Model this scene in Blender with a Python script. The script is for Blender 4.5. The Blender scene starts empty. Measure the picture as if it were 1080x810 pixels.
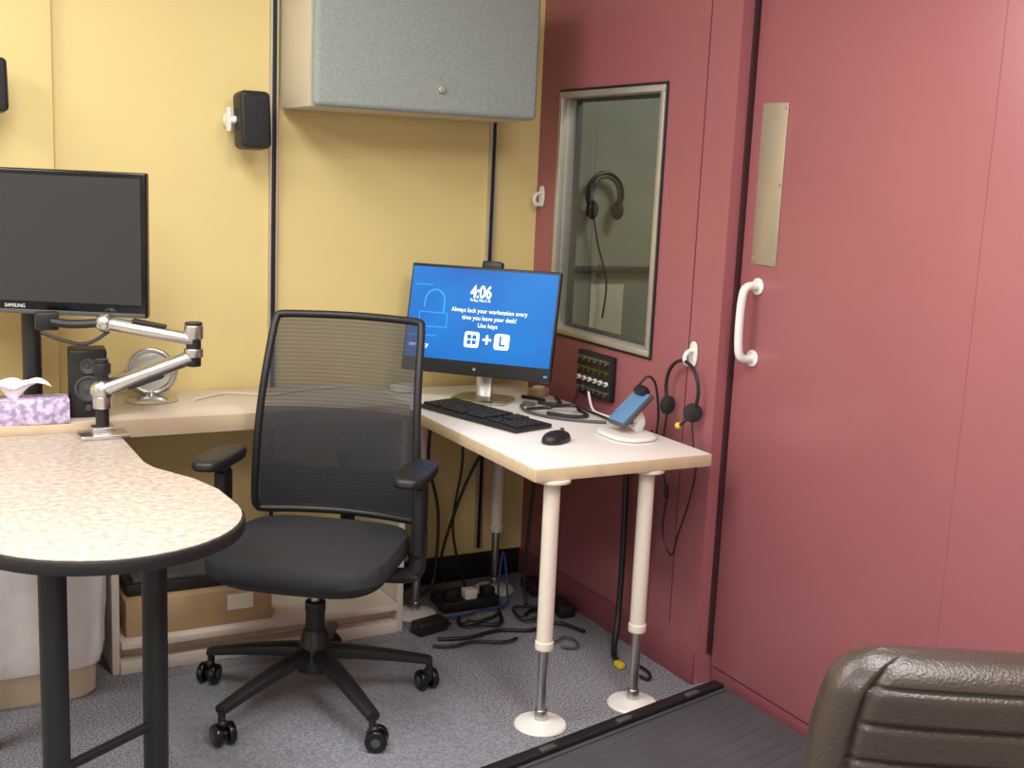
import bpy, bmesh, math, random
from mathutils import Vector, Matrix, Euler
random.seed(7)
scene=bpy.context.scene
COL=scene.collection
def S(r,g,b,a=1):
    f=lambda c:(c/255/12.92 if c/255<=.04045 else ((c/255+.055)/1.055)**2.4)
    return (f(r),f(g),f(b),a)
# ---------------------------------------------------------------- materials
def mat(name,col,rough=.5,metal=0,var=.06,scale=6,bump=0,bscale=150,spec=.5,emit=0,detail=3,coat=0,sheen=0):
    m=bpy.data.materials.new(name); m.use_nodes=True
    nt=m.node_tree; N=nt.nodes; L=nt.links
    p=N['Principled BSDF']
    tc=N.new('ShaderNodeTexCoord'); nz=N.new('ShaderNodeTexNoise')
    nz.inputs['Scale'].default_value=scale; nz.inputs['Detail'].default_value=detail
    L.new(tc.outputs['Object'],nz.inputs['Vector'])
    cr=N.new('ShaderNodeValToRGB')
    cr.color_ramp.elements[0].position=.3; cr.color_ramp.elements[1].position=.7
    cr.color_ramp.elements[0].color=(*[c*(1-var) for c in col[:3]],1)
    cr.color_ramp.elements[1].color=(*[min(1,c*(1+var)) for c in col[:3]],1)
    L.new(nz.outputs['Fac'],cr.inputs['Fac']); L.new(cr.outputs['Color'],p.inputs['Base Color'])
    p.inputs['Roughness'].default_value=rough; p.inputs['Metallic'].default_value=metal
    p.inputs['Specular IOR Level'].default_value=spec
    p.inputs['Coat Weight'].default_value=coat
    if emit:
        L.new(cr.outputs['Color'],p.inputs['Emission Color']); p.inputs['Emission Strength'].default_value=emit
    if bump:
        n2=N.new('ShaderNodeTexNoise'); n2.inputs['Scale'].default_value=bscale; n2.inputs['Detail'].default_value=4
        L.new(tc.outputs['Object'],n2.inputs['Vector'])
        b=N.new('ShaderNodeBump'); b.inputs['Strength'].default_value=bump; b.inputs['Distance'].default_value=.004
        L.new(n2.outputs['Fac'],b.inputs['Height']); L.new(b.outputs['Normal'],p.inputs['Normal'])
    return m
def speckle(name,c1,c2,rough=.5,scale=120,lo=.4,hi=.6,bump=0,big=None,bigscale=2.5,spec=.5):
    m=mat(name,c1,rough,0,0,scale,bump,scale,spec)
    cr=[n for n in m.node_tree.nodes if n.type=='VALTORGB'][0]
    cr.color_ramp.elements[0].color=c1; cr.color_ramp.elements[1].color=c2
    cr.color_ramp.elements[0].position=lo; cr.color_ramp.elements[1].position=hi
    return m
YEL=mat('yellow_paint',S(227,209,146),.6,var=.012,scale=2,bump=.04,bscale=90,spec=.3)
RED=mat('red_enamel',S(160,97,103),.33,var=.02,scale=3,bump=.03,bscale=60)
REDD=mat('red_enamel_trim',S(138,78,85),.45,var=.03)
REDL=mat('red_enamel_joint',S(140,82,88),.5,var=.02)
SEAM=mat('dark_seam',S(62,28,34),.6)
SEAM2=mat('red_panel_seam',S(104,54,62),.6)
WHITE=mat('white_paint',S(235,232,226),.6,var=.01)
CEIL=mat('ceiling_tile',S(235,233,228),.8,var=.03,scale=80)
CARPET=speckle('carpet',S(80,80,88),S(162,162,170),.95,170,.35,.65,bump=.8)
MATM=speckle('chair_mat_vinyl',S(118,121,132),S(156,158,168),.42,150,.35,.65,bump=.2)
BLK=mat('black_plastic',S(28,28,30),.45,var=.1)
BLKG=mat('black_gloss',S(14,14,16),.18,var=.05)
BLKF=mat('black_fabric',S(38,39,42),.85,var=.12,scale=60,bump=.25,bscale=600)
BLKM=mat('black_metal',S(40,41,42),.4,var=.05,metal=.3)
GREYP=mat('grey_plastic',S(75,77,80),.5)
SIL=mat('brushed_silver',S(205,205,203),.28,metal=1,var=.04)
ALU=mat('satin_aluminium',S(206,202,192),.42,metal=.7,var=.04,scale=20)
PLATE=mat('satin_steel_plate',S(190,180,164),.38,metal=.6,var=.03,scale=20)
CHROME=mat('chrome',S(225,225,225),.12,metal=1,var=.02)
BEIGE=mat('beige_metal',S(204,196,176),.5,var=.02)
LEGW=mat('cream_enamel',S(228,219,204),.4,var=.02)
FOOTW=mat('white_plastic',S(232,230,226),.4,var=.02)
MIRW=mat('pale_clear_disc',S(205,206,200),.15,metal=.35,var=.03)
FAB=speckle('grey_green_fabric',S(136,148,143),S(160,171,165),.95,260,.3,.7,bump=.2)
LAM=speckle('speckled_laminate',S(172,157,148),S(212,200,190),.38,55,.3,.7)
LAM2=mat('cream_laminate',S(220,209,196),.4,var=.03,scale=12)
EDGE=mat('tan_edge_band',S(204,184,154),.5,var=.06,scale=20)
DESKW=mat('white_laminate',S(238,235,231),.3,var=.01)
WOODE=mat('maple_edge_band',S(208,188,156),.45,var=.08,scale=25)
CARD=mat('cardboard',S(176,148,112),.85,var=.06,scale=10)
BAG=mat('white_plastic_film',S(236,234,231),.35,var=.03,scale=14,bump=.6,bscale=22)
BIN=mat('beige_bin_plastic',S(214,198,170),.45)
LEATH=mat('dark_brown_leather',S(64,54,48),.30,var=.12,scale=8,bump=.22,bscale=260)
RUB=mat('charcoal_rubber',S(78,80,85),.34,var=.10,bump=.12,bscale=300)
BOOTH=mat('booth_interior_paint',S(150,153,138),.7,var=.04)
BLUEC=mat('blue_cable',S(36,74,128),.4)
YELC=mat('yellow_plastic',S(230,200,50),.4)
TISS=mat('tissue_paper',S(245,242,240),.9,var=.01)
PURP=speckle('lilac_print',S(160,142,188),S(214,206,226),.6,60,.4,.6)
SCRBLK=mat('dark_display',S(42,44,44),.2,var=.03,spec=.6)
BRASS=mat('brass',S(190,160,90),.3,metal=1)
LBLUE=mat('light_blue_display',S(92,132,172),.22,emit=.15)
TAPE=mat('paper',S(226,218,198),.8)
def screen_mat():
    m=bpy.data.materials.new('blue_display'); m.use_nodes=True
    nt=m.node_tree;N=nt.nodes;L=nt.links;p=N['Principled BSDF']
    tc=N.new('ShaderNodeTexCoord');nz=N.new('ShaderNodeTexNoise');nz.inputs['Scale'].default_value=3
    L.new(tc.outputs['Object'],nz.inputs['Vector'])
    cr=N.new('ShaderNodeValToRGB')
    cr.color_ramp.elements[0].position=.3;cr.color_ramp.elements[0].color=S(0,98,194)
    cr.color_ramp.elements[1].position=.7;cr.color_ramp.elements[1].color=S(0,138,230)
    L.new(nz.outputs['Fac'],cr.inputs['Fac'])
    p.inputs['Base Color'].default_value=(.003,.012,.03,1);p.inputs['Roughness'].default_value=.4
    p.inputs['Specular IOR Level'].default_value=.25
    L.new(cr.outputs['Color'],p.inputs['Emission Color']);p.inputs['Emission Strength'].default_value=.98
    return m
SCRB=screen_mat()
TXTW=mat('display_white',S(240,246,250),.5,var=0,emit=.9)
TXTB=mat('display_pale_blue',S(24,132,215),.5,var=0,emit=.8)
def mesh_mat(name,lo,hi):
    m=bpy.data.materials.new(name); m.use_nodes=True
    nt=m.node_tree;N=nt.nodes;L=nt.links
    p=N['Principled BSDF'];out=N['Material Output']
    p.inputs['Base Color'].default_value=S(46,48,52);p.inputs['Roughness'].default_value=.7
    tr=N.new('ShaderNodeBsdfTransparent');mx=N.new('ShaderNodeMixShader')
    tc=N.new('ShaderNodeTexCoord');w=N.new('ShaderNodeTexWave');w.bands_direction='Z'
    w.inputs['Scale'].default_value=28;w.inputs['Distortion'].default_value=.3
    L.new(tc.outputs['Object'],w.inputs['Vector'])
    mr=N.new('ShaderNodeMapRange');mr.inputs['To Min'].default_value=lo;mr.inputs['To Max'].default_value=hi
    L.new(w.outputs['Fac'],mr.inputs['Value']);L.new(mr.outputs['Result'],mx.inputs['Fac'])
    L.new(tr.outputs[0],mx.inputs[1]);L.new(p.outputs[0],mx.inputs[2]);L.new(mx.outputs[0],out.inputs['Surface'])
    return m
NET=mesh_mat('chair_mesh_net',.68,.80)
NET2=mesh_mat('chair_lumbar_net',.66,.76)
def glass_mat():
    m=bpy.data.materials.new('window_glass'); m.use_nodes=True
    nt=m.node_tree;N=nt.nodes;L=nt.links;out=N['Material Output']
    N.remove(N['Principled BSDF'])
    tr=N.new('ShaderNodeBsdfTransparent');tr.inputs[0].default_value=(.86,.89,.86,1)
    g=N.new('ShaderNodeBsdfGlossy');g.inputs['Roughness'].default_value=.03
    mx=N.new('ShaderNodeMixShader'); mx.inputs['Fac'].default_value=.08
    L.new(tr.outputs[0],mx.inputs[1]);L.new(g.outputs[0],mx.inputs[2]);L.new(mx.outputs[0],out.inputs['Surface'])
    return m
GLASS=glass_mat()
# ---------------------------------------------------------------- mesh builder
def rotM(rot):
    if rot is None: return Matrix.Identity(4)
    return Euler([math.radians(a) for a in rot]).to_matrix().to_4x4()
def catmull(pts,n=6,closed=False):
    P=[Vector(p) for p in pts]; out=[]
    m=len(P); rng=range(m if closed else m-1)
    for i in rng:
        if closed: a,b,c,d=P[i-1],P[i],P[(i+1)%m],P[(i+2)%m]
        else: a=P[max(i-1,0)];b=P[i];c=P[i+1];d=P[min(i+2,m-1)]
        for k in range(n):
            t=k/n
            out.append(.5*((2*b)+(c-a)*t+(2*a-5*b+4*c-d)*t*t+(3*b-a-3*c+d)*t**3))
    if not closed: out.append(P[-1])
    return out
class MB:
    def __init__(s): s.bm=bmesh.new(); s.mats=[]
    def mi(s,m):
        if m not in s.mats: s.mats.append(m)
        return s.mats.index(m)
    def add(s,tmp,m,M=None,recalc=True):
        if M is not None: tmp.transform(M)
        if recalc: bmesh.ops.recalc_face_normals(tmp,faces=tmp.faces[:])
        i=s.mi(m)
        for f in tmp.faces: f.material_index=i
        me=bpy.data.meshes.new('t'); tmp.to_mesh(me); tmp.free(); s.bm.from_mesh(me); bpy.data.meshes.remove(me)
        return s
    def box(s,c,sz,m,bev=0,seg=2,rot=None):
        t=bmesh.new(); bmesh.ops.create_cube(t,size=1)
        t.transform(Matrix.Diagonal((sz[0],sz[1],sz[2],1)))
        if bev: bmesh.ops.bevel(t,geom=t.edges[:],offset=min(bev,min(sz)*.49),segments=seg,affect='EDGES',profile=.5)
        return s.add(t,m,Matrix.Translation(c)@rotM(rot))
    def cyl(s,p0,p1,r,m,r1=None,seg=24,bev=0):
        p0,p1=Vector(p0),Vector(p1);d=p1-p0
        t=bmesh.new(); bmesh.ops.create_cone(t,cap_ends=True,segments=seg,radius1=r,radius2=r if r1 is None else r1,depth=d.length)
        if bev:
            es=[e for e in t.edges if abs(e.verts[0].co.z-e.verts[1].co.z)<1e-6]
            bmesh.ops.bevel(t,geom=es,offset=bev,segments=3,affect='EDGES',profile=.5)
        q=d.to_track_quat('Z','Y').to_matrix().to_4x4()
        return s.add(t,m,Matrix.Translation((p0+p1)/2)@q)
    def sph(s,c,r,m,seg=20,rot=None):
        if not hasattr(r,'__len__'): r=(r,r,r)
        t=bmesh.new(); bmesh.ops.create_uvsphere(t,u_segments=seg,v_segments=seg//2+2,radius=1)
        return s.add(t,m,Matrix.Translation(c)@rotM(rot)@Matrix.Diagonal((*r,1)))
    def loft(s,rings,m,cap=True,closed=True,M=None,wrap=False):
        t=bmesh.new(); R=[[t.verts.new(p) for p in r] for r in rings]
        n=len(R[0])
        pairs=list(zip(R,R[1:]))+([(R[-1],R[0])] if wrap else [])
        for a,b in pairs:
            for i in range(n if closed else n-1):
                j=(i+1)%n
                t.faces.new((a[i],a[j],b[j],b[i]))
        if cap and closed and not wrap:
            t.faces.new(R[0][::-1]); t.faces.new(R[-1])
        return s.add(t,m,M)
    def tube(s,pts,r,m,seg=8,n=6,smooth=True,closed=False,flat=1.0,M=None,up=None):
        P=catmull(pts,n,closed) if smooth else [Vector(p) for p in pts]
        L=len(P); rings=[]; nrm=None
        for i in range(L):
            if closed: tg=(P[(i+1)%L]-P[i-1])
            else: tg=P[min(i+1,L-1)]-P[max(i-1,0)]
            tg.normalize()
            if nrm is None:
                a=Vector(up) if up else (Vector((0,0,1)) if abs(tg.z)<.9 else Vector((1,0,0)))
                nrm=(a-tg*a.dot(tg)).normalized()
            else:
                if up:
                    nrm=Vector(up)
                nrm=(nrm-tg*nrm.dot(tg)).normalized()
            bn=tg.cross(nrm)
            rr=r(i/(L-1)) if callable(r) else r
            rings.append([P[i]+nrm*math.cos(2*math.pi*k/seg)*rr*flat+bn*math.sin(2*math.pi*k/seg)*rr for k in range(seg)])
        return s.loft(rings,m,cap=not closed,M=M,wrap=closed)
    def lathe(s,prof,m,c=(0,0,0),seg=32,rot=None):
        rings=[[Vector((r*math.cos(2*math.pi*k/seg),r*math.sin(2*math.pi*k/seg),z)) for k in range(seg)] for r,z in prof]
        return s.loft(rings,m,M=Matrix.Translation(c)@rotM(rot))
    def prism(s,o,z0,z1,m,bev=0,M=None,seg=2):
        t=bmesh.new()
        v=[t.verts.new((x,y,z0)) for x,y in o]; f=t.faces.new(v)
        r=bmesh.ops.extrude_face_region(t,geom=[f])
        for e in r['geom']:
            if isinstance(e,bmesh.types.BMVert): e.co.z=z1
        if bev:
            es=[e for e in t.edges if abs(e.verts[0].co.z-e.verts[1].co.z)<1e-6]
            bmesh.ops.bevel(t,geom=es,offset=bev,segments=seg,affect='EDGES',profile=.5)
        return s.add(t,m,M)
    def cushion(s,c,a,b,h,m,n=4,seg=40,rot=None,prof=None):
        prof=prof or [(-.5,.3),(-.5,.86),(-.42,.95),(-.2,1),(.15,1),(.36,.96),(.45,.88),(.5,.7),(.52,.35),(.52,.05)]
        rings=[]
        for z,k in prof:
            rg=[]
            for i in range(seg):
                th=2*math.pi*i/seg; ct,st=math.cos(th),math.sin(th)
                rg.append(Vector((a*k*math.copysign(abs(ct)**(2/n),ct),b*k*math.copysign(abs(st)**(2/n),st),z*h)))
            rings.append(rg)
        return s.loft(rings,m,M=Matrix.Translation(c)@rotM(rot))
    def grid(s,f,nu,nv,m,th=0):
        t=bmesh.new()
        V=[[t.verts.new(f(u/nu,v/nv)) for u in range(nu+1)] for v in range(nv+1)]
        for v in range(nv):
            for u in range(nu): t.faces.new((V[v][u],V[v][u+1],V[v+1][u+1],V[v+1][u]))
        if th: bmesh.ops.solidify(t,geom=t.faces[:],thickness=th)
        return s.add(t,m)
    def text(s,txt,size,m,M,width=None,align='CENTER',ext=.0002,bold=0):
        cu=bpy.data.curves.new('t','FONT'); cu.body=txt; cu.size=size; cu.align_x=align; cu.align_y='CENTER'; cu.extrude=ext; cu.resolution_u=3; cu.offset=bold
        o=bpy.data.objects.new('t',cu); COL.objects.link(o); bpy.context.view_layer.update()
        dg=bpy.context.evaluated_depsgraph_get(); me=bpy.data.meshes.new_from_object(o.evaluated_get(dg))
        bpy.data.objects.remove(o); bpy.data.curves.remove(cu)
        if len(me.vertices)==0: return s
        if width:
            xs=[v.co.x for v in me.vertices]; k=width/(max(xs)-min(xs)); me.transform(Matrix.Diagonal((k,1,1,1)))
        t=bmesh.new(); t.from_mesh(me); bpy.data.meshes.remove(me)
        return s.add(t,m,M,recalc=False)
    def done(s,name,parent=None,label=None,cat=None,loc=None,rotz=0,kind=None,group=None,ang=38):
        bm=s.bm
        for f in bm.faces: f.smooth=True
        for e in bm.edges:
            if len(e.link_faces)==2 and e.calc_face_angle(0)>math.radians(ang): e.smooth=False
        me=bpy.data.meshes.new(name); bm.to_mesh(me); bm.free()
        for m in s.mats: me.materials.append(m)
        o=bpy.data.objects.new(name,me); COL.objects.link(o)
        if parent: o.parent=parent
        if loc: o.location=loc
        if rotz: o.rotation_euler[2]=math.radians(rotz)
        if label: o['label']=label
        if cat: o['category']=cat
        if kind: o['kind']=kind
        if group: o['group']=group
        return o
def thing(name,label,cat,loc,rotz=0,group=None,rot=None):
    o=bpy.data.objects.new(name,None); o.empty_display_size=.05; COL.objects.link(o)
    o.location=loc; o.rotation_euler=(0,0,math.radians(rotz)) if rot is None else [math.radians(a) for a in rot]
    o['label']=label; o['category']=cat
    if group: o['group']=group
    return o
FACE=Matrix.Rotation(math.radians(90),4,'X')   # xy text -> xz plane facing -Y
# ---------------------------------------------------------------- setting
XW=2.14; YW=3.80; XD=2.19; H=2.6
def st(b,name): return b.done(name,kind='structure')
b=MB(); b.box((.6,1.2,-.05),(6.4,6.2,.1),CARPET); st(b,'floor')
b=MB(); b.box((.6,1.2,H+.05),(6.4,6.2,.1),CEIL); st(b,'ceiling')
b=MB(); b.box((-.18,YW+.05,H/2),(4.64,.1,H),YEL); b.box((-1.0,YW-.015,H/2),(2.97,.03,H),YEL,bev=.004)
st(b,'wall_back')
b=MB(); b.box((-2.45,1.1,H/2),(.1,5.3,H),WHITE); st(b,'wall_left')
b=MB(); b.box((.4,-1.55,H/2),(5.6,.1,H),WHITE); st(b,'wall_front')
# red booth wall with window opening
T=.065; wy0,wy1,wz0,wz1=3.035,3.64,.967,1.78
b=MB(); xc=XW+T/2
b.box((xc,(wy1+3.9)/2,H/2),(T,3.9-wy1,H),RED)
b.box((xc,(2.69+wy0)/2,H/2),(T,wy0-2.69,H),RED)
b.box((xc,(wy0+wy1)/2,wz0/2),(T,wy1-wy0,wz0),RED)
b.box((xc,(wy0+wy1)/2,(wz1+H)/2),(T,wy1-wy0,H-wz1),RED)
st(b,'wall_right')
b=MB(); b.box((XD+.05,(1.56-1.5)/2,H/2),(.1,1.56+1.5,H),RED,bev=.003)
b.box((XD+.05,2.125,(2.16+H)/2),(.1,1.126,H-2.16),RED); st(b,'wall_right_panel')
b=MB(); b.box((XW-.0005,2.83,1.35),(.003,.003,2.4),SEAM2); st(b,'trim_1')
b=MB(); b.box((XD-.002,2.684,1.35),(.02,.010,2.5),SEAM); st(b,'trim_2')
b=MB(); b.box((XW-.006,3.245,.05),(.012,1.105,.1),REDD,bev=.003); st(b,'baseboard_right')
b=MB(); b.box((XD+.03,1.6,.028),(.05,2.15,.052),REDD,bev=.002); st(b,'trim_3')
b=MB(); b.box((1.32,YW-.006,.05),(1.63,.01,.1),BLK,bev=.003); st(b,'baseboard_back')
# door
b=MB(); b.box((XD+.045,2.122,1.105),(.09,1.11,2.09),RED,bev=.004); b.box((XD+.0002,1.85,1.105),(.001,.002,2.08),REDL); door=st(b,'door_1')
b=MB(); b.box((XD-.002,2.58,1.504),(.003,.104,.442),PLATE,bev=.001)
for z in (1.30,1.505,1.71):
    for y in (2.535,2.625): b.cyl((XD-.0025,y,z),(XD-.005,y,z),.004,SIL,seg=12)
b.done('push_plate',door,'brushed aluminium push plate')
b=MB()
b.tube([(XD-.004,2.595,1.222),(XD-.035,2.596,1.222),(XD-.052,2.597,1.20),(XD-.056,2.598,1.12),(XD-.052,2.597,1.04),(XD-.035,2.596,1.018),(XD-.004,2.595,1.018)],.012,FOOTW,seg=14)
for z in (1.222,1.018): b.cyl((XD,2.595,z),(XD-.006,2.595,z),.024,FOOTW,bev=.002)
b.done('pull_handle',door,'white curved pull handle')
# window
b=MB()
def frame(b,x0,x1,y0,y1,z0,z1,w,m,bev=.003):
    b.box(((x0+x1)/2,(y0+y1)/2,z0+w/2),(x1-x0,y1-y0,w),m,bev); b.box(((x0+x1)/2,(y0+y1)/2,z1-w/2),(x1-x0,y1-y0,w),m,bev)
    b.box(((x0+x1)/2,y0+w/2,(z0+z1)/2),(x1-x0,w,z1-z0-2*w+.002),m,bev); b.box(((x0+x1)/2,y1-w/2,(z0+z1)/2),(x1-x0,w,z1-z0-2*w+.002),m,bev)
frame(b,XW-.006,XW-.001,3.015,3.66,.947,1.80,.012,BLK,.001)
frame(b,XW-.012,XW+.012,3.024,3.651,.956,1.791,.020,ALU)
frame(b,XW+.012,XW+T,wy0+.001,wy1-.001,wz0+.001,wz1-.001,.008,ALU,.001)
frame(b,XW+T-.018,XW+T+.004,wy0+.006,wy1-.006,wz0+.006,wz1-.006,.014,GREYP,.001)
win=st(b,'window_1')
b=MB()
b.grid(lambda u,v:(XW+.02,wy0+.008+u*(wy1-wy0-.016),wz0+.008+v*(wz1-wz0-.016)),1,1,GLASS); b.done('glass_pane',win)
# booth interior
b=MB()
b.box((2.9,4.12,1.2),(1.45,.04,2.4),BOOTH); b.box((3.6,3.2,1.2),(.04,1.85,2.4),BOOTH)
b.box((2.95,2.30,1.2),(1.3,.04,2.4),BOOTH)
b.box((2.46,4.096,1.2),(.005,.01,2.4),GREYP);
st(b,'wall_booth')
b=MB(); b.box((2.93,3.2,2.44),(1.4,1.88,.04),BOOTH); st(b,'ceiling_booth')
# ---------------------------------------------------------------- wall tracks
for i,x in enumerate((1.153,1.949)):
    b=MB(); b.box((x,YW-.008,1.355),(.016,.014,2.47),BLK,bev=.001)
    b.box((x-.010,YW-.010,1.355),(.005,.018,2.47),ALU); b.box((x+.010,YW-.010,1.355),(.005,.018,2.47),ALU)
    st(b,'trim_%d'%(4+i))
# ---------------------------------------------------------------- overhead cabinet
cab=thing('wall_cabinet','overhead wall cabinet with grey-green fabric front and beige sides','cabinet',(1.549,YW-.02,1.677))
b=MB(); w,d,h=.752,.32,.42
for sx in (-1,1): b.box((sx*(w/2-.01),-d/2+.018,h/2),(.02,d-.036,h),BEIGE,bev=.004)
b.box((0,-d/2+.02,.012),(w-.04,d-.04,.02),BEIGE); b.box((0,-d/2,h-.01),(w-.04,d,.02),BEIGE); b.box((0,-.008,h/2),(w-.04,.012,h-.04),BEIGE)
b.done('body',cab)
b=MB(); b.box((0,-d+.0,h/2),(w+.004,.04,h-.002),FAB,bev=.018,seg=5)
dr=b.done('door',cab,'grey-green fabric flip-up door')
b=MB(); b.cyl((.03,-d-.018,.075),(.03,-d-.030,.075),.011,ALU,bev=.002); b.cyl((.03,-d-.03,.075),(.03,-d-.034,.075),.006,ALU)
b.done('lock',dr,'small round silver lock')
# ---------------------------------------------------------------- wall speakers
def wspk(loc,rz,lab,k=1):
    t=thing('wall_speaker',lab,'speaker',loc,rz); t.scale=(k,k,k)
    b=MB(); b.box((0,0,0),(.098,.085,.175),BLK,bev=.018,seg=4,rot=(-6,0,6)); 
    b.done('body',t)
    b=MB(); b.box((0,-.045,-.002),(.080,.006,.155),BLKF,bev=.003,rot=(-6,0,6)); b.done('grille',t)
    b=MB(); b.box((-.068,.02,-.0),(.012,.03,.075),FOOTW,bev=.005); b.cyl((-.07,.02,0),(-.045,.01,0),.012,FOOTW,bev=.002)
    b.tube([(-.068,.03,0),(-.06,.06,0),(-.04,.08,0)],.009,FOOTW)
    b.cyl((-.04,.078,0),(-.04,.104,0),.028,FOOTW,bev=.003)
    b.done('bracket',t,'white mounting bracket')
wspk((1.055,3.69,1.632),0,'small black wall speaker on white bracket near slotted track')
wspk((.309,3.67,1.685),0,'small black wall speaker on white bracket above large monitor',.85)
# ---------------------------------------------------------------- credenza desk
cr=thing('credenza_desk','cream laminate desk along the yellow wall with low shelf','desk',(0,0,0))
b=MB(); b.box((.545,3.595,.744),(1.88,.39,.052),LAM2,bev=.004); b.box((.545,3.398,.744),(1.88,.006,.05),EDGE,bev=.001); b.done('desktop',cr)
b=MB(); b.box((.578,3.60,.359),(.022,.37,.718),LAM2,bev=.002); b.done('side_panel',cr)
b=MB(); b.box((1.478,3.60,.359),(.022,.37,.718),LAM2,bev=.002); b.done('side_panel',cr)
b=MB(); b.box((1.028,3.62,.04),(.876,.33,.08),EDGE,bev=.002); b.box((1.028,3.595,.092),(.876,.40,.022),LAM2,bev=.003); b.box((1.028,3.50,.02),(.878,.19,.04),LAM2,bev=.003); b.done('base_shelf',cr)
b=MB(); b.box((-.38,3.60,.359),(.022,.37,.718),LAM2,bev=.002); b.done('side_panel',cr)
# cardboard box + dark case on shelf
cb=thing('cardboard_box','flat brown cardboard box lying on the low shelf','box',(.83,3.56,.1035))
b=MB(); b.box((0,0,.055),(.44,.26,.11),CARD,bev=.002); b.done('carton',cb)
b=MB(); b.box((.12,-.1318,.07),(.08,.001,.05),TAPE); 
b.done('printed_label',cb)
b=MB(); b.box((.80,3.58,.2335),(.36,.22,.036),BLK,bev=.006); b.box((.80,3.58,.258),(.32,.20,.016),GREYP,bev=.004)
b.done('electronic_case',label='flat black electronic case on top of the cardboard box',cat='electronic case')
# ---------------------------------------------------------------- peninsula table
pt=thing('peninsula_table','speckled laminate table with rounded end, black edge and legs','table',(0,0,0))
o=[(.12,3.385),(.12,2.62)]
for k in range(1,25):
    a=math.radians(180+k*195/25); o.append((.412+.292*math.cos(a),2.54+.292*math.sin(a)))
o+=[(.697,2.68),(.668,2.79),(.628,2.88),(.60,2.94),(.588,3.0),(.586,3.385)]
b=MB(); b.prism(o,.713,.7425,BLK,bev=.006); 
cx,cy=.38,2.85
oi=[(x+(-.006 if x>cx else .006),y+(-.004 if y>cy else .006)) for x,y in o]
b.prism(oi,.7415,.745,LAM,bev=.001)
b.done('tabletop',pt)
for (x,y) in ((.287,2.41),(.516,2.555),(.20,3.08)):
    b=MB(); b.cyl((x,y,0),(x,y,.713),.0275,BLKM,seg=28); b.cyl((x,y,0),(x,y,.02),.032,BLK,bev=.004); b.cyl((x,y,.695),(x,y,.7125),.045,BLK,bev=.003)
    b.done('leg',pt)
b=MB(); b.cyl((.287,2.41,.25),(.516,2.555,.25),.011,BLKM); b.done('stretcher',pt)
# ---------------------------------------------------------------- white desk
wd=thing('white_desk','white laminate desk with maple edge and cream tubular legs','desk',(0,0,0))
x0,x1,y0,y1=1.50,2.075,2.60,3.775
b=MB(); b.box(((x0+x1)/2,(y0+y1)/2,.7275),(x1-x0,y1-y0,.035),WOODE,bev=.003); b.box(((x0+x1)/2,(y0+y1)/2,.7445),(x1-x0-.006,y1-y0-.006,.003),DESKW,bev=.001); b.done('desktop',wd)
for (x,y) in ((1.574,2.637),(1.888,2.648),(1.585,3.53),(1.95,3.65)):
    b=MB(); b.cyl((x,y,.23),(x,y,.71),.0225,LEGW); b.cyl((x,y,.70),(x,y,.71),.05,LEGW,bev=.002); b.cyl((x,y,.225),(x,y,.25),.026,LEGW,bev=.003)
    b.cyl((x,y,.012),(x,y,.24),.014,SIL); b.cyl((x,y,.012),(x,y,.05),.018,SIL,bev=.002)
    b.lathe([(.072,0),(.074,.004),(.070,.010),(.045,.015),(.022,.02)],FOOTW,c=(x,y,0)); b.done('leg',wd)
# ---------------------------------------------------------------- office chair
MT=.004
ch=thing('office_chair','black mesh-back swivel office chair with armrests and casters','chair',(1.05,3.02,MT),-37.5)
b=MB(); b.cushion((0,-.04,.455),.25,.245,.075,BLKF,n=4.2); 
b.done('seat',ch,'black fabric seat cushion')
b=MB(); b.cushion((0,-.03,.412),.225,.22,.03,BLK,n=4); b.box((0,.02,.385),(.19,.26,.05),BLK,bev=.015,seg=3)
b.tube([(.10,.05,.385),(.20,.03,.385),(.25,.02,.39)],.006,BLKM); b.box((.265,.018,.39),(.05,.02,.01),BLK,bev=.003)
b.done('seat_mechanism',ch)
def yb(z,x=0): # back surface y
    s=(z-.5)/.56
    return .235-.03*math.sin(s*math.pi)+.07*s*s - .9*(x*x)
def halfw(z): return .25-.03*((z-.5)/.56)
fr=[]
for x,z in [(-1,.53),(-1,.62),(-1,.72),(-1,.82),(-1,.92),(-1,1.02),(-.99,1.052),(-.95,1.066),(-.6,1.068),(0,1.069),(.6,1.068),(.95,1.066),(.99,1.052),(1,1.02),(1,.92),(1,.82),(1,.72),(1,.62),(1,.53),(.97,.505),(.9,.497),(.5,.495),(0,.495),(-.5,.495),(-.9,.497),(-.97,.505)]:
    X=x*halfw(z); fr.append((X,yb(z,X),z))
b=MB(); b.tube(fr,.0115,BLK,seg=10,n=4,closed=True,flat=1.0)
bk=b.done('backrest_frame',ch)
def sf(u,v):
    z=.50+v*.565; X=(2*u-1)*halfw(z)*.99; return (X,yb(z,X)-.002,z)
b=MB(); b.grid(sf,20,24,NET); b.done('backrest_mesh',bk,'dark see-through woven mesh')
def lf0(u,v):
    z=.505+v*.30; X=(2*u-1)*halfw(z)*.97; return (X,yb(z,X)+.010,z)
b=MB(); b.grid(lf0,16,12,NET2); b.done('lumbar_mesh',bk)
def lf(u,v):
    z=.505+v*.12; X=(2*u-1)*halfw(z)*.96; return (X,yb(z,X)+.016,z)
b=MB(); b.grid(lf,16,8,BLKF,th=.008)
b.done('lumbar_support',bk)
b=MB()
b.tube([(0,.10,.37),(0,.22,.37),(0,.29,.42),(0,.285,.55),(0,.262,.68)],.022,BLK,seg=12,flat=1.3)
for sx in (-1,1): b.tube([(0,.285,.56),(sx*.10,.27,.60),(sx*.22,yb(.64,.22)+.012,.64)],.013,BLK,seg=10)
b.done('back_support',ch)
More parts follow.
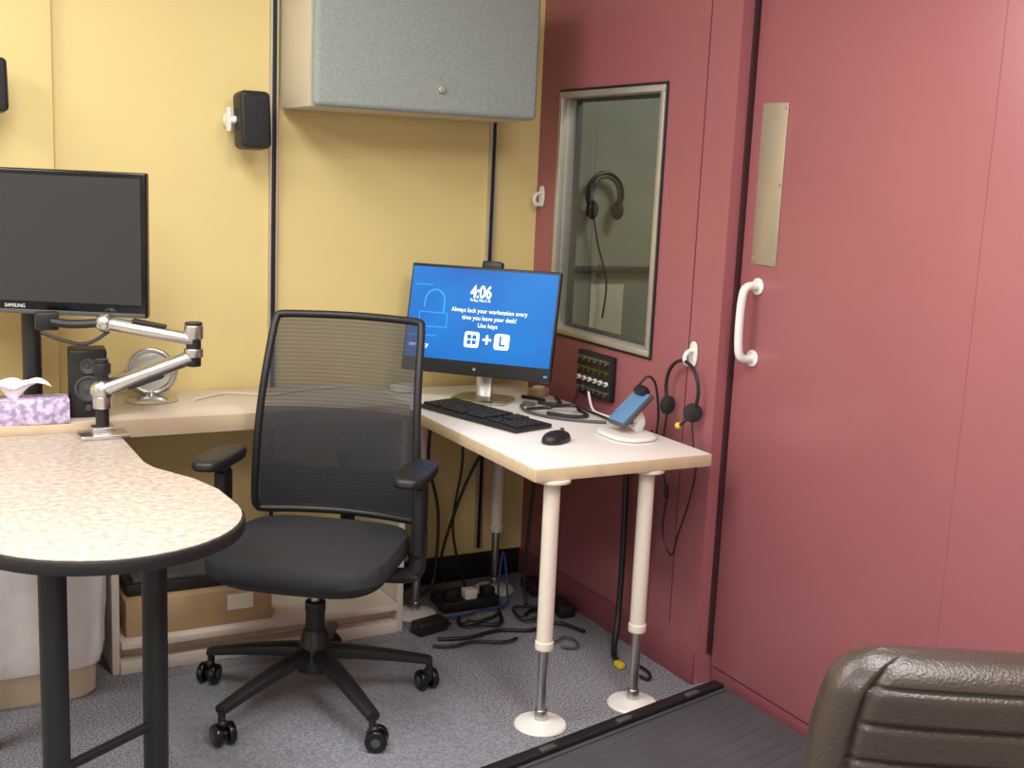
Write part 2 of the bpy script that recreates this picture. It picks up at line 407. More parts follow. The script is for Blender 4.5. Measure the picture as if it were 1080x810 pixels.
for sx in (-1,1):
    b=MB(); b.tube([(sx*.10,.03,.385),(sx*.22,.03,.385),(sx*.275,.03,.40),(sx*.285,.03,.46),(sx*.285,.03,.52)],.018,BLK,seg=12,flat=1.3)
    b.box((sx*.285,.03,.55),(.035,.065,.20),BLK,bev=.012,seg=3); b.box((sx*.285,.03,.63),(.026,.052,.10),GREYP,bev=.008)
    arm=b.done('armrest',ch)
    b=MB(); b.cushion((sx*.28,-.005,.69),.047,.125,.032,BLK,n=3.2); b.done('arm_pad',arm)
b=MB(); b.cyl((0,0,.20),(0,0,.29),.027,BLK); b.cyl((0,0,.28),(0,0,.385),.014,SIL); b.cyl((0,0,.27),(0,0,.30),.029,BLK,bev=.004); b.done('gas_lift',ch)
b=MB(); b.lathe([(.03,.09),(.05,.10),(.055,.13),(.045,.17),(.033,.215),(.028,.22)],BLK)
ANG=[205.7+72*k+37.5 for k in range(5)]
for a in ANG:
    A=math.radians(a); c,s_=math.cos(A),math.sin(A)
    rings=[]
    for q in range(9):
        t=q/8; r=.03+t*.31; z=.150-.058*t**1.3; hw=.028-.009*t; hh=.022-.010*t
        rg=[]
        for k in range(12):
            th=2*math.pi*k/12; ct,sn=math.cos(th),math.sin(th)
            yy=hw*math.copysign(abs(ct)**.7,ct); zz=hh*math.copysign(abs(sn)**.7,sn)
            rg.append(Vector((r*c-yy*s_,r*s_+yy*c,z+zz)))
        rings.append(rg)
    b.loft(rings,BLK)
base=b.done('star_base',ch)
for i,a in enumerate(ANG):
    A=math.radians(a); cx,cy=.335*math.cos(A),.335*math.sin(A)
    b=MB(); R=rotM((0,0,a+random.uniform(-50,50)))
    R4=Matrix.Translation((cx,cy,0))@R
    for sx in (-1,1):
        p0=R4@Vector((sx*.008,0.012,.030)); p1=R4@Vector((sx*.028,.012,.030))
        b.cyl(p0,p1,.030,BLKG,seg=28,bev=.005)
        b.cyl(R4@Vector((sx*.027,.012,.030)),R4@Vector((sx*.030,.012,.030)),.012,GREYP)
    b.cyl(R4@Vector((-.02,.012,.03)),R4@Vector((.02,.012,.03)),.008,BLK)
    b.cyl(R4@Vector((0,0,.03)),R4@Vector((0,0,.09)),.010,BLK)
    b.sph(R4@Vector((0,.006,.056)),(.014,.014,.012),BLK)
    b.done('caster',base)
# ---------------------------------------------------------------- large monitor (left)
RZ=-28.6
lm=thing('computer_monitor','large switched-off black monitor on a black column stand','monitor',(.343,3.475,.77),RZ)
zc=.497
b=MB(); b.box((0,0,zc),(.72,.030,.392),BLKG,bev=.006,seg=3); b.box((0,.022,zc),(.40,.03,.24),BLK,bev=.012,seg=3); b.box((0,-.014,zc-.189),(.71,.008,.012),GREYP,bev=.002); 
hs=b.done('housing',lm)
b=MB(); b.box((0,-.0155,zc+.010),(.69,.002,.340),SCRBLK); b.done('display',lm,'dark switched-off display')
b=MB(); b.text('SAMSUNG',.014,FOOTW,Matrix.Translation((0,-.0162,zc-.174))@FACE,width=.055); b.done('logo',lm,'small silver brand lettering')
b=MB(); b.cyl((0,.088,.012),(0,.088,.50),.026,BLK); b.box((0,.055,.45),(.12,.06,.12),BLK,bev=.01); b.done('stand_column',lm)
b=MB(); b.cushion((0,.10,.008),.10,.055,.016,BLK,n=3); b.done('stand_base',lm)
# monitor arm
ma=thing('monitor_arm','silver and black articulated monitor arm clamped to the table edge','monitor arm',(.535,3.315,.745))
b=MB(); b.box((0,0,.006),(.13,.09,.012),SIL,bev=.004); b.box((.0,0,.020),(.06,.05,.02),SIL,bev=.004); b.done('clamp_plate',ma)
b=MB(); b.cyl((0,0,.01),(0,0,.215),.018,BLK); b.cyl((0,0,.08),(0,0,.12),.026,SIL,bev=.003); b.cyl((0,0,.175),(0,0,.205),.024,BLK,bev=.003); b.done('post',ma)
def capsule(b,p0,p1,r0,r1,m,flat=.8):
    b.tube([p0,tuple((Vector(p0)+Vector(p1))/2),p1],lambda t:r0+(r1-r0)*t,m,seg=14,n=8,flat=flat)
b=MB(); capsule(b,(0,0,.13),(.225,-.075,.225),.030,.026,SIL); b.sph((0,0,.13),.033,SIL); b.box((.11,-.037,.156),(.10,.036,.012),BLK,bev=.003,rot=(0,-21,-18)); b.done('lower_arm',ma)
b=MB(); b.cyl((.23,-.078,.20),(.23,-.078,.30),.020,BLK,bev=.003); b.cyl((.23,-.078,.275),(.23,-.078,.315),.026,SIL,bev=.004); b.cyl((.23,-.078,.225),(.23,-.078,.25),.026,SIL,bev=.003); b.cyl((.23,-.078,.315),(.23,-.078,.322),.024,BLK,bev=.003); b.done('elbow',ma)
b=MB(); capsule(b,(.23,-.078,.275),(.01,.0,.315),.024,.022,SIL); b.sph((.01,0,.315),.026,SIL); b.box((.12,-.039,.315),(.09,.03,.010),BLK,bev=.003,rot=(0,10,-18)); b.tube([(.01,0,.315),(-.07,.02,.31),(-.12,.04,.315)],.012,BLK); b.box((-.13,.06,.315),(.06,.03,.05),BLK,bev=.006); b.done('upper_arm',ma)
b=MB(); b.tube([(.02,0,.29),(-.04,-.01,.26),(-.10,.0,.27),(-.15,.02,.29)],.005,BLK); b.done('arm_cable',ma)
# small mirror
fn=thing('desk_mirror','round silver-rimmed desk mirror on a silver base beside the speaker','mirror',(.735,3.66,.77),-12)
b=MB(); b.lathe([(.078,0),(.080,.004),(.074,.010),(.02,.018),(.012,.03)],SIL); b.done('base',fn)
b=MB(); b.tube([(.076*math.cos(a),.01,.092+.076*math.sin(a)) for a in [math.radians(k) for k in range(180,361,20)]],.004,SIL,n=3); b.cyl((0,.01,.01),(0,.01,.025),.01,SIL); b.done('yoke',fn)
b=MB(); b.tube([(.066*math.cos(a),0,.092+.066*math.sin(a)) for a in [math.radians(k*20) for k in range(18)]],.008,SIL,n=2,closed=True,seg=10)
b.lathe([(.064,-.006),(.065,0),(.046,.003),(.0001,.005)],MIRW,c=(0,0,.092),rot=(90,0,0))
b.cyl((0,-.005,.092),(0,-.010,.092),.018,ALU,bev=.001); b.done('mirror_disc',fn)
# desk speaker
sp=thing('desk_speaker','black two-driver desktop speaker on the desk under the monitor','speaker',(.525,3.50,.77),-6)
b=MB(); b.box((0,0,.098),(.103,.09,.195),BLK,bev=.008,seg=3); b.done('cabinet',sp)
b=MB(); b.lathe([(.036,0),(.037,.005),(.032,.006),(.028,.001),(.012,-.002),(.010,.003),(.001,.006)],GREYP,c=(0,-.0455,.085),rot=(90,0,0)); b.done('woofer',sp)
b=MB(); b.lathe([(.022,0),(.022,.004),(.018,.003),(.008,.0),(.006,.004),(.001,.005)],GREYP,c=(0,-.0455,.15),rot=(90,0,0)); b.done('tweeter',sp)
b=MB(); b.cyl((0,-.045,.03),(0,-.053,.03),.009,GREYP,bev=.002); b.done('volume_knob',sp)
# tissue box
tb=thing('tissue_box','lilac patterned tissue box with white tissue sticking out','tissue box',(.352,3.445,.7705),-3)
b=MB(); b.box((0,0,.034),(.225,.09,.068),PURP,bev=.002); b.done('carton',tb)
def tf(u,v):
    r=.008+.05*v; a=2*math.pi*u
    return (-.03+r*1.5*math.cos(a)*(1+.25*math.sin(3*a+v*3)),r*.6*math.sin(a)*(1+.25*math.cos(2*a)),.068+ .055*math.sin(v*2.0)-.012*v*v+.008*math.sin(5*a)*v)
b=MB(); b.grid(tf,36,8,TISS); b.done('tissue',tb,'crumpled white tissue')
# ---------------------------------------------------------------- blue monitor
bm_=thing('computer_monitor','black widescreen monitor showing a bright blue lock screen','monitor',(1.762,3.466,.746),-46.7)
zc=.272
def tiltpart(o,deg=13):
    R=Matrix.Rotation(math.radians(-deg),4,'X'); p=Vector((0,0,zc))
    o.rotation_euler=(math.radians(-deg),0,0); o.location=p-(R@p); return o
b=MB(); b.box((0,0,zc),(.522,.024,.362),BLK,bev=.004,seg=2); b.box((0,.022,zc-.02),(.30,.03,.2),BLK,bev=.012)
b.box((.01,.03,zc+.192),(.07,.03,.03),BLK,bev=.005); tiltpart(b.done('housing',bm_))
b=MB(); b.box((0,-.0125,zc+.018),(.509,.002,.305),SCRB); tiltpart(b.done('display',bm_,'glowing blue lock screen'))
def TM(x,z,dy=0): return Matrix.Translation((x,-.0140-dy,zc+z))@FACE
b=MB()
b.text('4:06',.058,TXTW,TM(-.005,.095),width=.074,ext=.0004,bold=.0012)
b.text('Friday, March 26',.014,TXTW,TM(-.005,.069),width=.07)
b.text('Always lock your workstation every',.021,TXTW,TM(.030,.034),width=.265)
b.text('time you leave your desk!',.021,TXTW,TM(.033,.010),width=.19)
b.text('Use keys',.021,TXTW,TM(.03,-.014),width=.068)
b.text('security',.022,TXTW,TM(-.206,-.092),width=.07)
for x in (-.02,.085):
    t=[]
    for sx,sz,a0 in ((1,1,0),(-1,1,90),(-1,-1,180),(1,-1,270)):
        for k in range(5):
            a=math.radians(a0+k*22.5); t.append((sx*.017+.009*math.cos(a),sz*.017+.009*math.sin(a)))
    b.prism(t,0,.0004,TXTW,M=TM(x,-.062))
b.text('+',.06,TXTW,TM(.033,-.062),bold=.001)
for i in (-1,1):
    for j in (-1,1): b.box((-.02+i*.009,-.0147,zc-.062+j*.009),(.014,.0005,.014),SCRB)
b.text('L',.044,SCRB,TM(.085,-.062,.0008),bold=.0015,ext=.0005)
# pale padlock artwork
arc=[(-.165+.035*math.cos(math.radians(k)),-.0138,zc+.055+.04*math.sin(math.radians(k))) for k in range(0,181,15)]
arc=[(-.13,-.0138,zc+.02)]+arc+[(-.20,-.0138,zc+.035)]
b.tube(arc,.003,TXTB,n=2,seg=6,flat=.1,up=(0,1,0))
for p,q in (((-.215,-.03),(-.115,-.03)),((-.215,.018),(-.115,.018)),((-.215,-.03),(-.215,.018)),((-.115,-.03),(-.115,.018)),((-.245,-.06),(-.15,-.06)),((-.24,.11),(-.18,.11))):
    b.box(((p[0]+q[0])/2,-.0138,zc+(p[1]+q[1])/2),(abs(p[0]-q[0])+.003,.0006,abs(p[1]-q[1])+.003),TXTB)
tiltpart(b.done('screen_graphics',bm_,'white and pale blue lock-screen lettering and icons'))
b=MB(); b.lathe([(.006,0),(.006,.0008),(.0001,.0009)],GREYP,c=(0,-.012,zc-.159),rot=(90,0,0)); b.text('hp',.010,FOOTW,Matrix.Translation((0,-.0132,zc-.159))@FACE); tiltpart(b.done('logo',bm_,'small round brand emblem'))
b=MB(); b.box((.245,-.0125,zc-.162),(.012,.002,.006),TXTB); tiltpart(b.done('power_light',bm_,'small blue power light'))
b=MB(); b.box((0,.060,.155),(.055,.018,.29),SIL,bev=.006); b.box((0,.045,.24),(.09,.03,.09),BLK,bev=.006); b.done('stand_neck',bm_,'silver stand neck')
b=MB(); b.cushion((0,.05,.006),.10,.08,.012,SIL,n=5); b.done('stand_base',bm_,'silver stand foot')
# ---------------------------------------------------------------- keyboard & mouse
kb=thing('keyboard','black full-size computer keyboard on the white desk','keyboard',(1.668,3.235,.7462),-75)
b=MB(); b.box((0,0,.008),(.455,.155,.014),BLK,bev=.005,rot=(0,0,0)); b.done('case',kb)
b=MB()
for r in range(6):
    y=.058-r*.0225
    if r==5: keys=[(-.213,.02),(-.188,.02),(-.163,.02),(-.085,.115),(.0,.02),(.025,.02),(.052,.024)]
    else: keys=[(-.213+k*.0192,.0165) for k in range(15)]
    keys+=[(.090+k*.0192,.0165) for k in range(3)] if r in (0,1,2,5) else ([(.109,.0165)] if r==4 else [])
    if r>0: keys+=[(.152+k*.0192,.0165) for k in range(4)]
    for x,wk in keys: b.box((x,y,.018),(wk,.0175,.007),BLK,bev=.0015,seg=1)
o=b.done('keys',kb); o['kind']='stuff'
ms=thing('computer_mouse','small black wireless mouse on the white desk','mouse',(1.717,2.868,.7462),-62)
b=MB(); b.cushion((0,0,.016),.032,.056,.032,BLK,n=2.4,prof=[(-.5,.9),(-.45,.98),(-.2,1),(.1,.93),(.3,.8),(.42,.62),(.49,.38),(.5,.05)]); b.done('shell',ms)
b=MB(); b.cyl((-.004,.03,.030),(.004,.03,.030),.008,GREYP); b.done('scroll_wheel',ms)
# ---------------------------------------------------------------- small tilted display on round base
ts=thing('display_device','small pale blue tilted display on a white round base','display device',(1.965,2.875,.7462),-90)
b=MB(); b.cushion((0,0,.007),.10,.075,.014,FOOTW,n=2.6); b.tube([(.0,.03,.012),(0,.045,.04),(0,.03,.07)],.014,FOOTW,flat=1.4); b.done('base',ts)
b=MB(); b.box((0,.01,.082),(.090,.018,.135),GREYP,bev=.006,rot=(-48,0,0)); b.box((0,.045,.135),(.05,.03,.03),BLK,bev=.008,rot=(-48,0,0)); b.done('housing',ts)
b=MB(); b.box((0,.0028,.0742+.0148),(.080,.003,.120),LBLUE,bev=.001,rot=(-48,0,0)); b.done('display',ts,'pale blue glass display')
# ---------------------------------------------------------------- patch panel on wall
pp=thing('jack_panel','black audio jack panel with rows of sockets on the red wall','jack panel',(XW-.001,3.315,.85),-90)
b=MB(); b.box((0,-.012,0),(.215,.022,.150),BLK,bev=.004); b.done('panel_box',pp)
SOCK=[]
for m in (SIL,BRASS,FOOTW):
    b=MB(); b.cyl((0,0,0),(0,-.010,0),.008,m,seg=12); b.cyl((0,-.010,0),(0,-.0115,0),.004,BLK,seg=8); o=b.done('socket',pp); SOCK.append(o)
used=[False]*3
for i in range(6):
    for j in range(4):
        k=(i*3+j*5)%3
        if used[k]: o=SOCK[k].copy(); COL.objects.link(o); o.parent=pp
        else: o=SOCK[k]; used[k]=True
        o.location=(-.084+i*.034,-.022,-.052+j*.035)
# ---------------------------------------------------------------- hooks & headset
def hook(loc,rz,lab):
    t=MB(); 
    t.cushion((0,-.004,0),.019,.038,.007,FOOTW,n=2.5,rot=(90,0,0))
    t.tube([(0,-.006,.012),(0,-.026,.006),(0,-.034,-.012),(0,-.026,-.028),(0,-.010,-.030)],.007,FOOTW,seg=10)
    return t.done('wall_hook',None,lab,'hook',loc=loc,rotz=rz)
hook((XW-.001,3.755,1.43),-90,'white adhesive wall hook beside the booth window')
hook((XW-.001,2.80,1.0),-90,'white adhesive wall hook holding a headset')
hs=thing('headset','black wired headset with boom microphone hanging from the wall hook','headset',(XW-.03,2.80,.98))
b=MB(); b.tube([(-.004,.005+.080*math.sin(a),-.085+.085*math.cos(a)) for a in [math.radians(k) for k in range(-125,126,12)]],.0055,BLK,n=2); b.done('headband',hs)
for sy in (-1,1):
    b=MB(); b.lathe([(.001,-.012),(.022,-.012),(.028,-.006),(.028,.006),(.02,.012),(.001,.012)],BLKF,c=(-.006,.005+sy*.063,-.145),rot=(90,0,15*sy)); b.done('ear_cushion',hs)
b=MB(); b.tube([(-.008,-.058,-.15),(-.02,-.040,-.175),(-.02,-.015,-.19)],.0035,BLK); b.sph((-.02,-.010,-.192),.010,YELC); b.done('microphone_boom',hs)
b=MB(); b.tube([(-.006,.068,-.16),(-.005,.08,-.28),(-.004,.065,-.36),(-.004,.05,-.40)],.003,BLK); b.cyl((-.004,.05,-.39),(-.004,.045,-.43),.007,BLK); b.done('cable',hs)
b=MB(); b.tube([(-.008,-.058,-.16),(-.008,-.075,-.24),(-.012,-.10,-.30),(-.02,-.09,-.40),(-.006,-.03,-.52),(-.005,.0,-.60),(-.006,.05,-.54),(-.006,.04,-.42)],.0028,BLK); b.done('cable',hs)
# booth headphones
hk=thing('headphones','black headphones hanging on the booth inner wall','headphones',(2.600,4.08,1.44))
b=MB(); b.tube([(.085*math.cos(a),-.02,.085*math.sin(a)) for a in [math.radians(k) for k in range(-50,231,20)]],.007,BLK,n=2)
b.tube([(.068*math.cos(a),-.02,.071*math.sin(a)) for a in [math.radians(k) for k in range(-50,231,20)]],.008,GREYP,n=2); b.done('headband',hk)
for sx in (-1,1):
    b=MB(); b.sph((sx*.060,-.025,-.062),(.024,.030,.038),BLKF); b.done('ear_cushion',hk)
b=MB(); b.tube([(-.05,-.02,-.08),(-.02,-.02,-.2),(.03,-.02,-.35),(.02,-.02,-.5)],.004,BLK); b.done('cable',hk)
b=MB(); b.cyl((0,.018,.08),(0,-.02,.08),.012,BLK); b.done('hanger',hk)
b=MB(); b.box((2.75,4.085,1.14),(.6,.03,.02),GREYP,bev=.002); b.box((2.62,4.09,1.13),(.03,.018,.05),GREYP,bev=.004); b.done('cable_rail',label='dark horizontal cable rail on booth inner wall',cat='rail')
b=MB(); b.box((2.66,4.097,.97),(.16,.003,.21),TAPE); b.done('wall_notice',label='blank paper sheet taped to booth inner wall',cat='paper')
# ---------------------------------------------------------------- platform
pf=thing('floor_platform','low charcoal ribbed rubber platform in front of the booth door','platform',(0,0,0))
A=Vector((2.155,2.605)); B=Vector((1.05,2.36)); C=Vector((1.25,1.45)); D=Vector((2.155,1.65))
b=MB(); b.prism([A,B,C,D],.0,.044,RUB,bev=.004); b.done('base',pf)
b=MB(); u=(B-A).normalized(); nrm=Vector((-u.y,u.x)); 
if nrm.dot(C-B)<0: nrm=-nrm
ang=math.degrees(math.atan2(u.y,u.x))
L=(B-A).length
b.box(((A.x+B.x)/2+nrm.x*.025,(A.y+B.y)/2+nrm.y*.025,.048),(L-.03,.04,.016),BLK,bev=.004,rot=(0,0,ang))
b.box(((A.x+B.x)/2+nrm.x*.06,(A.y+B.y)/2+nrm.y*.06,.046),(L-.05,.008,.008),GREYP,bev=.002,rot=(0,0,ang))
for k in range(4):
    p=A+u*(.15+k*.28)+nrm*.035; b.box((p.x,p.y,.058),(.05,.018,.008),GREYP,bev=.002,rot=(0,0,ang))
b.done('edge_rail',pf)
b=MB()
for k in range(18):
    o0=.09+k*.045; p=A+nrm*o0; ln=L-.10
    c=p+u*(ln/2+.055+o0*.2)
    b.box((c.x,c.y,.0435),(ln,.012,.004),RUB,bev=.0015,rot=(0,0,ang))
o=b.done('ribs',pf)
# ---------------------------------------------------------------- dark leather chair
lc=thing('leather_chair','dark brown leather executive chair with horizontal channel stitching','chair',(1.103,.712,.004),-31)
rings=[]
nseam=[.60,.66,.72,.765,.81,.855,.90]
for i in range(220):
    z=.50+i*.00205
    k=math.sqrt(max(0,1-min(1,max(0,(z-.885)/.05))**2))
    dd=.055*max(k,.04); ww=.262-.02*((z-.5)/.45)-.03*max(0,(z-.76)/.17)**2
    ww-=(1-k)*.05
    pin=max([math.exp(-((z-s)/.0035)**2) for s in nseam])
    yo=.20+.10*(z-.5)
    rg=[]
    for q in range(120):
        th=2*math.pi*q/120; ct,sn=math.cos(th),math.sin(th)
        x=ww*math.copysign(abs(ct)**.42,ct); y=dd*math.copysign(abs(sn)**.75,sn)
        if sn<0:
            side=math.exp(-((abs(x)-(ww-.042))/.005)**2); y*=1-.20*side
            if abs(x)<ww-.042: y*=1-.09*pin
        rg.append(Vector((x,y+yo,z)))
    rings.append(rg)
    if k<.05: break
b=MB(); b.loft(rings,LEATH); b.done('backrest',lc,'dark brown leather channelled backrest',ang=60)
b=MB(); b.cushion((0,-.03,.46),.26,.25,.11,LEATH,n=4); b.done('seat',lc)
for sx in (-1,1):
    b=MB(); b.tube([(sx*.24,.17,.62),(sx*.30,.10,.64),(sx*.30,-.12,.64),(sx*.29,-.20,.58),(sx*.26,-.18,.44)],.018,BLK,flat=1.4); b.done('armrest',lc)
b=MB(); b.cyl((0,0,.10),(0,0,.41),.025,BLKM); b.box((0,0,.395),(.2,.25,.03),BLK,bev=.008); b.tube([(0,.1,.39),(0,.2,.39),(0,.22,.5)],.02,BLK); b.done('gas_lift',lc)
b=MB(); b.lathe([(.03,.08),(.05,.09),(.05,.13),(.03,.15)],BLK)
for k in range(5):
    a=math.radians(72*k+20); b.tube([(.03*math.cos(a),.03*math.sin(a),.12),(.3*math.cos(a),.3*math.sin(a),.085)],.02,BLK,flat=.8,smooth=False)
lb=b.done('star_base',lc)
for k in range(5):
    a=math.radians(72*k+20); x,y=.29*math.cos(a),.29*math.sin(a)
    b=MB(); b.cyl((x,y,.03),(x,y,.09),.01,BLK); b.cyl((x-.022,y,.028),(x+.022,y,.028),.028,BLKG,bev=.004); b.done('caster',lb)
# ---------------------------------------------------------------- waste bin
wb=thing('waste_bin','beige waste bin lined with a white plastic bag','waste bin',(.335,3.42,0))
def sring(a,bb,z,n=5,seg=72,amp=0,ph=0):
    rg=[]
    for i in range(seg):
        th=2*math.pi*i/seg; ct,sn=math.cos(th),math.sin(th)
        k=1+amp*(math.sin(9*th+ph)+.6*math.sin(17*th-2*ph)+.5*math.sin(5*th+z*30))
        rg.append(Vector((k*a*math.copysign(abs(ct)**(2/n),ct),k*bb*math.copysign(abs(sn)**(2/n),sn),z)))
    return rg
b=MB(); b.loft([sring(.165,.125,.0),sring(.175,.133,.012),sring(.19,.153,.40)],BIN); b.done('bin_body',wb)
b=MB(); b.loft([sring(.188,.150,.10,amp=.006,ph=1),sring(.197,.160,.14,amp=.025,ph=2),sring(.200,.162,.20,amp=.018,ph=1.4),sring(.202,.165,.27,amp=.024,ph=2.6),sring(.204,.168,.34,amp=.02,ph=2),sring(.208,.172,.42,amp=.02,ph=1),sring(.208,.170,.47,amp=.014,ph=2),sring(.18,.14,.478,amp=.01),sring(.15,.11,.40)],BAG,cap=True); b.done('bin_liner',wb,'crumpled white plastic bag liner')
# ---------------------------------------------------------------- chair mat
b=MB(); b.prism([(.62,2.15),(1.38,2.15),(1.48,2.28),(1.48,3.33),(.62,3.33)],.0002,.0038,MATM,bev=.001)
b.done('chair_mat',label='thin grey-blue vinyl chair mat on the carpet',cat='floor mat')
# ---------------------------------------------------------------- cables
def cable(pts,r,m,lab,name='cable',extra=None):
    b=MB(); b.tube(pts,r,m,seg=8,n=6)
    if extra:
        for p,s,mm in extra: b.box(p,s,mm,bev=.003)
    return b.done(name,label=lab,cat='cable')
cable([(1.72,3.72,.70),(1.70,3.71,.5),(1.74,3.70,.3),(1.72,3.68,.06),(1.66,3.67,.012)],.006,BLK,'black power cable hanging below the white desk')
cable([(1.80,3.69,.70),(1.82,3.68,.5),(1.79,3.68,.25),(1.84,3.67,.03),(1.85,3.63,.012)],.005,BLK,'thin black cable hanging behind the white desk')
cable([(2.02,3.74,.70),(1.96,3.75,.55),(1.86,3.75,.36),(1.78,3.745,.12),(1.80,3.74,.02)],.006,BLK,'black cable drooping behind the white desk')
cable([(1.60,3.72,.70),(1.64,3.72,.52),(1.61,3.71,.30),(1.64,3.70,.10),(1.60,3.68,.012)],.004,BLK,'thin black cable hanging near the desk corner')
cable([(2.04,3.50,.70),(2.0,3.48,.4),(1.98,3.48,.1),(1.98,3.46,.012),(1.94,3.44,.012)],.006,BLK,'thick black cable near the booth corner')
cable([(2.10,3.10,.76),(2.108,3.08,.70),(2.105,3.06,.4),(2.09,3.04,.12),(2.04,2.98,.012),(2.0,2.90,.012)],.010,BLK,'thick black cable running down the red wall',extra=[((1.995,2.88,.012),(.02,.035,.018),YELC)])
cable([(2.11,2.95,.74),(2.11,2.93,.60),(2.115,2.94,.42),(2.115,2.95,.2),(2.11,2.96,.05),(2.08,2.93,.012)],.004,BLK,'black cable with white connector by the wall',extra=[((2.115,2.945,.36),(.016,.02,.05),FOOTW)])
cable([(1.66,3.44,.010),(1.74,3.44,.012),(1.80,3.46,.012),(1.90,3.47,.012),(1.94,3.53,.06),(1.93,3.55,.18),(1.90,3.52,.05),(1.88,3.45,.012)],.004,BLUEC,'blue network cable looping under the white desk')
cable([(1.56,3.29,.008),(1.66,3.26,.010),(1.78,3.28,.010),(1.88,3.24,.010),(1.99,3.26,.012),(2.04,3.16,.010)],.006,BLK,'black cable lying on the carpet')
cable([(1.70,3.42,.012),(1.68,3.38,.012),(1.70,3.34,.02),(1.80,3.35,.03),(1.84,3.40,.03),(1.80,3.32,.012),(1.70,3.37,.02)],.007,BLK,'tangled black power cable on the carpet')
cable([(1.92,3.36,.012),(1.98,3.40,.012),(1.96,3.31,.02),(1.89,3.32,.02),(1.90,3.40,.03),(1.98,3.34,.04)],.006,BLK,'coiled black cable on the carpet')
cable([(1.52,3.24,.010),(1.58,3.21,.012),(1.66,3.22,.012),(1.74,3.18,.012),(1.80,3.19,.012)],.005,BLK,'black cord trailing across the carpet')
cable([(1.84,3.16,.012),(1.9,3.12,.012),(1.95,3.14,.014),(1.97,3.1,.012),(1.94,3.05,.012),(1.90,3.08,.010)],.004,GREYP,'grey cable coiled on the carpet')
cable([(2.05,2.88,.010),(2.05,2.80,.010),(2.02,2.76,.010),(2.00,2.83,.010)],.005,BLK,'short black cable end on the carpet')
ps=thing('power_strip','black power strip with plugs on the carpet under the desk','power strip',(1.785,3.52,.001),0)
b=MB(); b.box((0,0,.02),(.22,.055,.038),BLK,bev=.006); b.done('body',ps)
for k in range(3):
    b=MB(); b.box((-.07+k*.07,0,.055),(.045,.045,.035),BLK if k!=1 else FOOTW,bev=.006); b.done('plug',ps)
for i,(x,y,rz,m,l) in enumerate(((1.57,3.375,14,BLK,'black'),(2.065,3.36,85,BLK,'black'),(1.745,3.60,0,BLK,'black'),(2.08,3.58,85,BLK,'black'))):
    b=MB(); b.box((0,0,.022),(.12,.06,.042),m,bev=.008,seg=3); b.tube([(.06,0,.02),(.075,.01,.015),(.085,-.01,.008)],.004,m)
    b.done('power_adapter',label='%s power adapter brick on the carpet'%l,cat='power adapter',loc=(x,y,.001),rotz=rz)
# desk cables & clutter behind monitor
cable([(1.95,3.50,.752),(1.99,3.42,.752),(1.95,3.38,.754),(2.0,3.34,.752),(2.03,3.38,.752),(2.05,3.44,.754)],.006,BLK,'black cable coiled on the white desk')
cable([(1.86,3.30,.752),(1.90,3.22,.770),(1.94,3.28,.760),(1.98,3.20,.775),(2.02,3.24,.752),(1.99,3.14,.752),(1.93,3.16,.752),(1.89,3.22,.752)],.006,BLK,'tangled black cable crossing the white desk')
cable([(1.90,3.40,.752),(1.92,3.36,.753),(1.87,3.36,.752),(1.84,3.26,.752),(1.87,3.16,.752),(1.94,3.08,.752),(2.00,3.04,.752)],.005,GREYP,'grey cable behind the monitor on the desk')
cable([(2.08,3.28,.80),(2.065,3.24,.77),(2.055,3.20,.753),(2.05,3.14,.753),(2.055,3.06,.753)],.004,FOOTW,'white cable from the jack panel')
cable([(2.09,3.36,.80),(2.07,3.34,.78),(2.035,3.28,.76),(2.035,3.12,.752),(2.03,3.0,.752)],.004,BLK,'thin black cable from the jack panel')
cable([(2.03,2.93,.88),(2.06,2.92,.915),(2.085,2.91,.89),(2.095,2.90,.80),(2.092,2.90,.74)],.004,BLK,'black cord curling over the display device')
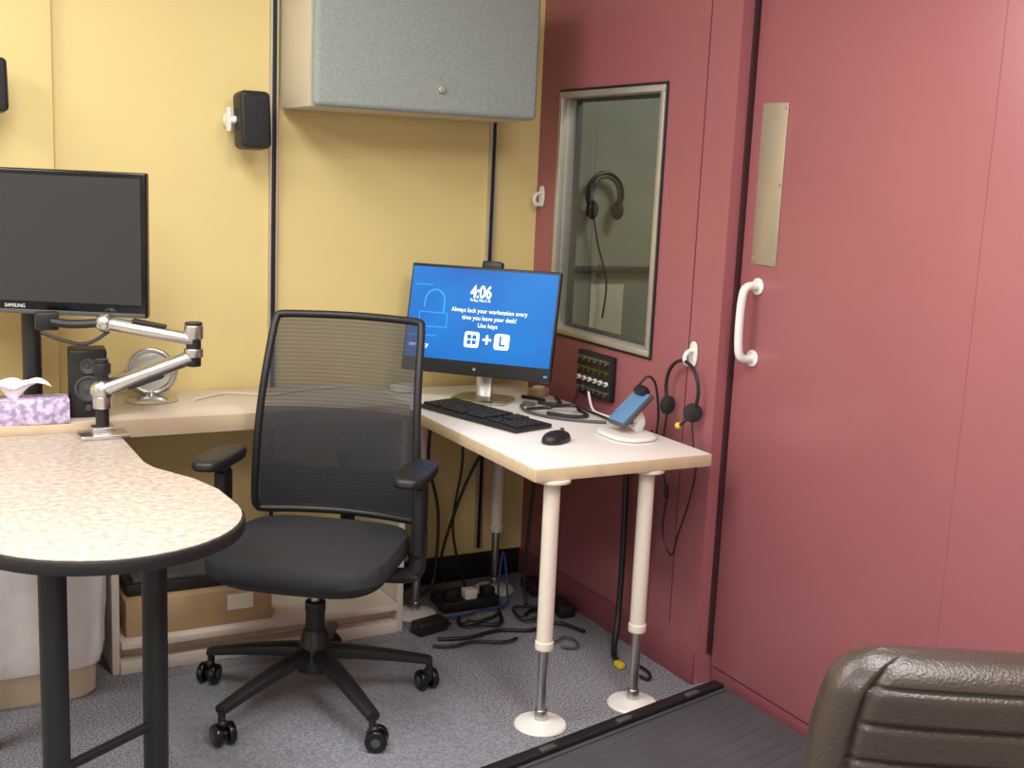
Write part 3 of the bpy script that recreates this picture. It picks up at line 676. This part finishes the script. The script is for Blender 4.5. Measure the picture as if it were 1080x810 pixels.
cable([(.86,3.62,.775),(.98,3.70,.774),(1.1,3.64,.774),(1.25,3.70,.774),(1.4,3.72,.774)],.004,TAPE,'cream cable lying on the credenza desk')
b=MB(); b.box((0,0,.014),(.07,.05,.026),CARD,bev=.004); b.box((0,0,.030),(.04,.03,.008),TAPE,bev=.002)
b.done('small_box',label='small tan box beside the monitor on the white desk',cat='box',loc=(2.025,3.52,.7465),rotz=30)
b=MB(); b.box((0,0,.014),(.09,.055,.026),FOOTW,bev=.006); b.done('adapter',label='white plastic adapter on the white desk',cat='adapter',loc=(1.60,3.71,.7465),rotz=10)
# ---------------------------------------------------------------- lights
def area(name,loc,sx,sy,e,col=(1,.965,.92),rot=(0,0,0)):
    l=bpy.data.lights.new(name,'AREA'); l.shape='RECTANGLE'; l.size=sx; l.size_y=sy; l.energy=e; l.color=col
    o=bpy.data.objects.new(name,l); COL.objects.link(o); o.location=loc; o.rotation_euler=[math.radians(a) for a in rot]; return o
area('ceiling_light',(.25,2.25,H-.02),.6,1.2,37)
area('ceiling_light',(-1.2,2.4,H-.02),.6,1.2,48)
area('ceiling_light',(1.2,.9,H-.02),.6,1.2,46)
area('ceiling_light',(-.6,.2,H-.02),.6,1.2,44)
area('booth_fill_light',(2.95,3.2,2.40),.5,.5,11,(1,.98,.92))  # unseen fill added to brighten the booth interior behind the window
w=bpy.data.worlds.new('w'); scene.world=w; w.use_nodes=True; w.node_tree.nodes['Background'].inputs[0].default_value=(.9,.93,1,1); w.node_tree.nodes['Background'].inputs[1].default_value=.3
scene.view_settings.view_transform='Standard'
# ---------------------------------------------------------------- camera
f=1247.0
X=Vector((2330,118,-f)).normalized(); Y=Vector((-680,250,-f)).normalized()
Y=(Y-X*X.dot(Y)).normalized(); Z=X.cross(Y)
R=Matrix((X,Y,Z))   # rows: world axes in camera coords => camera->world
cam=bpy.data.cameras.new('camera'); co=bpy.data.objects.new('camera',cam); COL.objects.link(co)
cam.sensor_width=36; cam.lens=f/1080*36; cam.clip_start=.02
co.matrix_world=Matrix.Translation((0,0,1.5))@R.to_4x4()
scene.camera=co
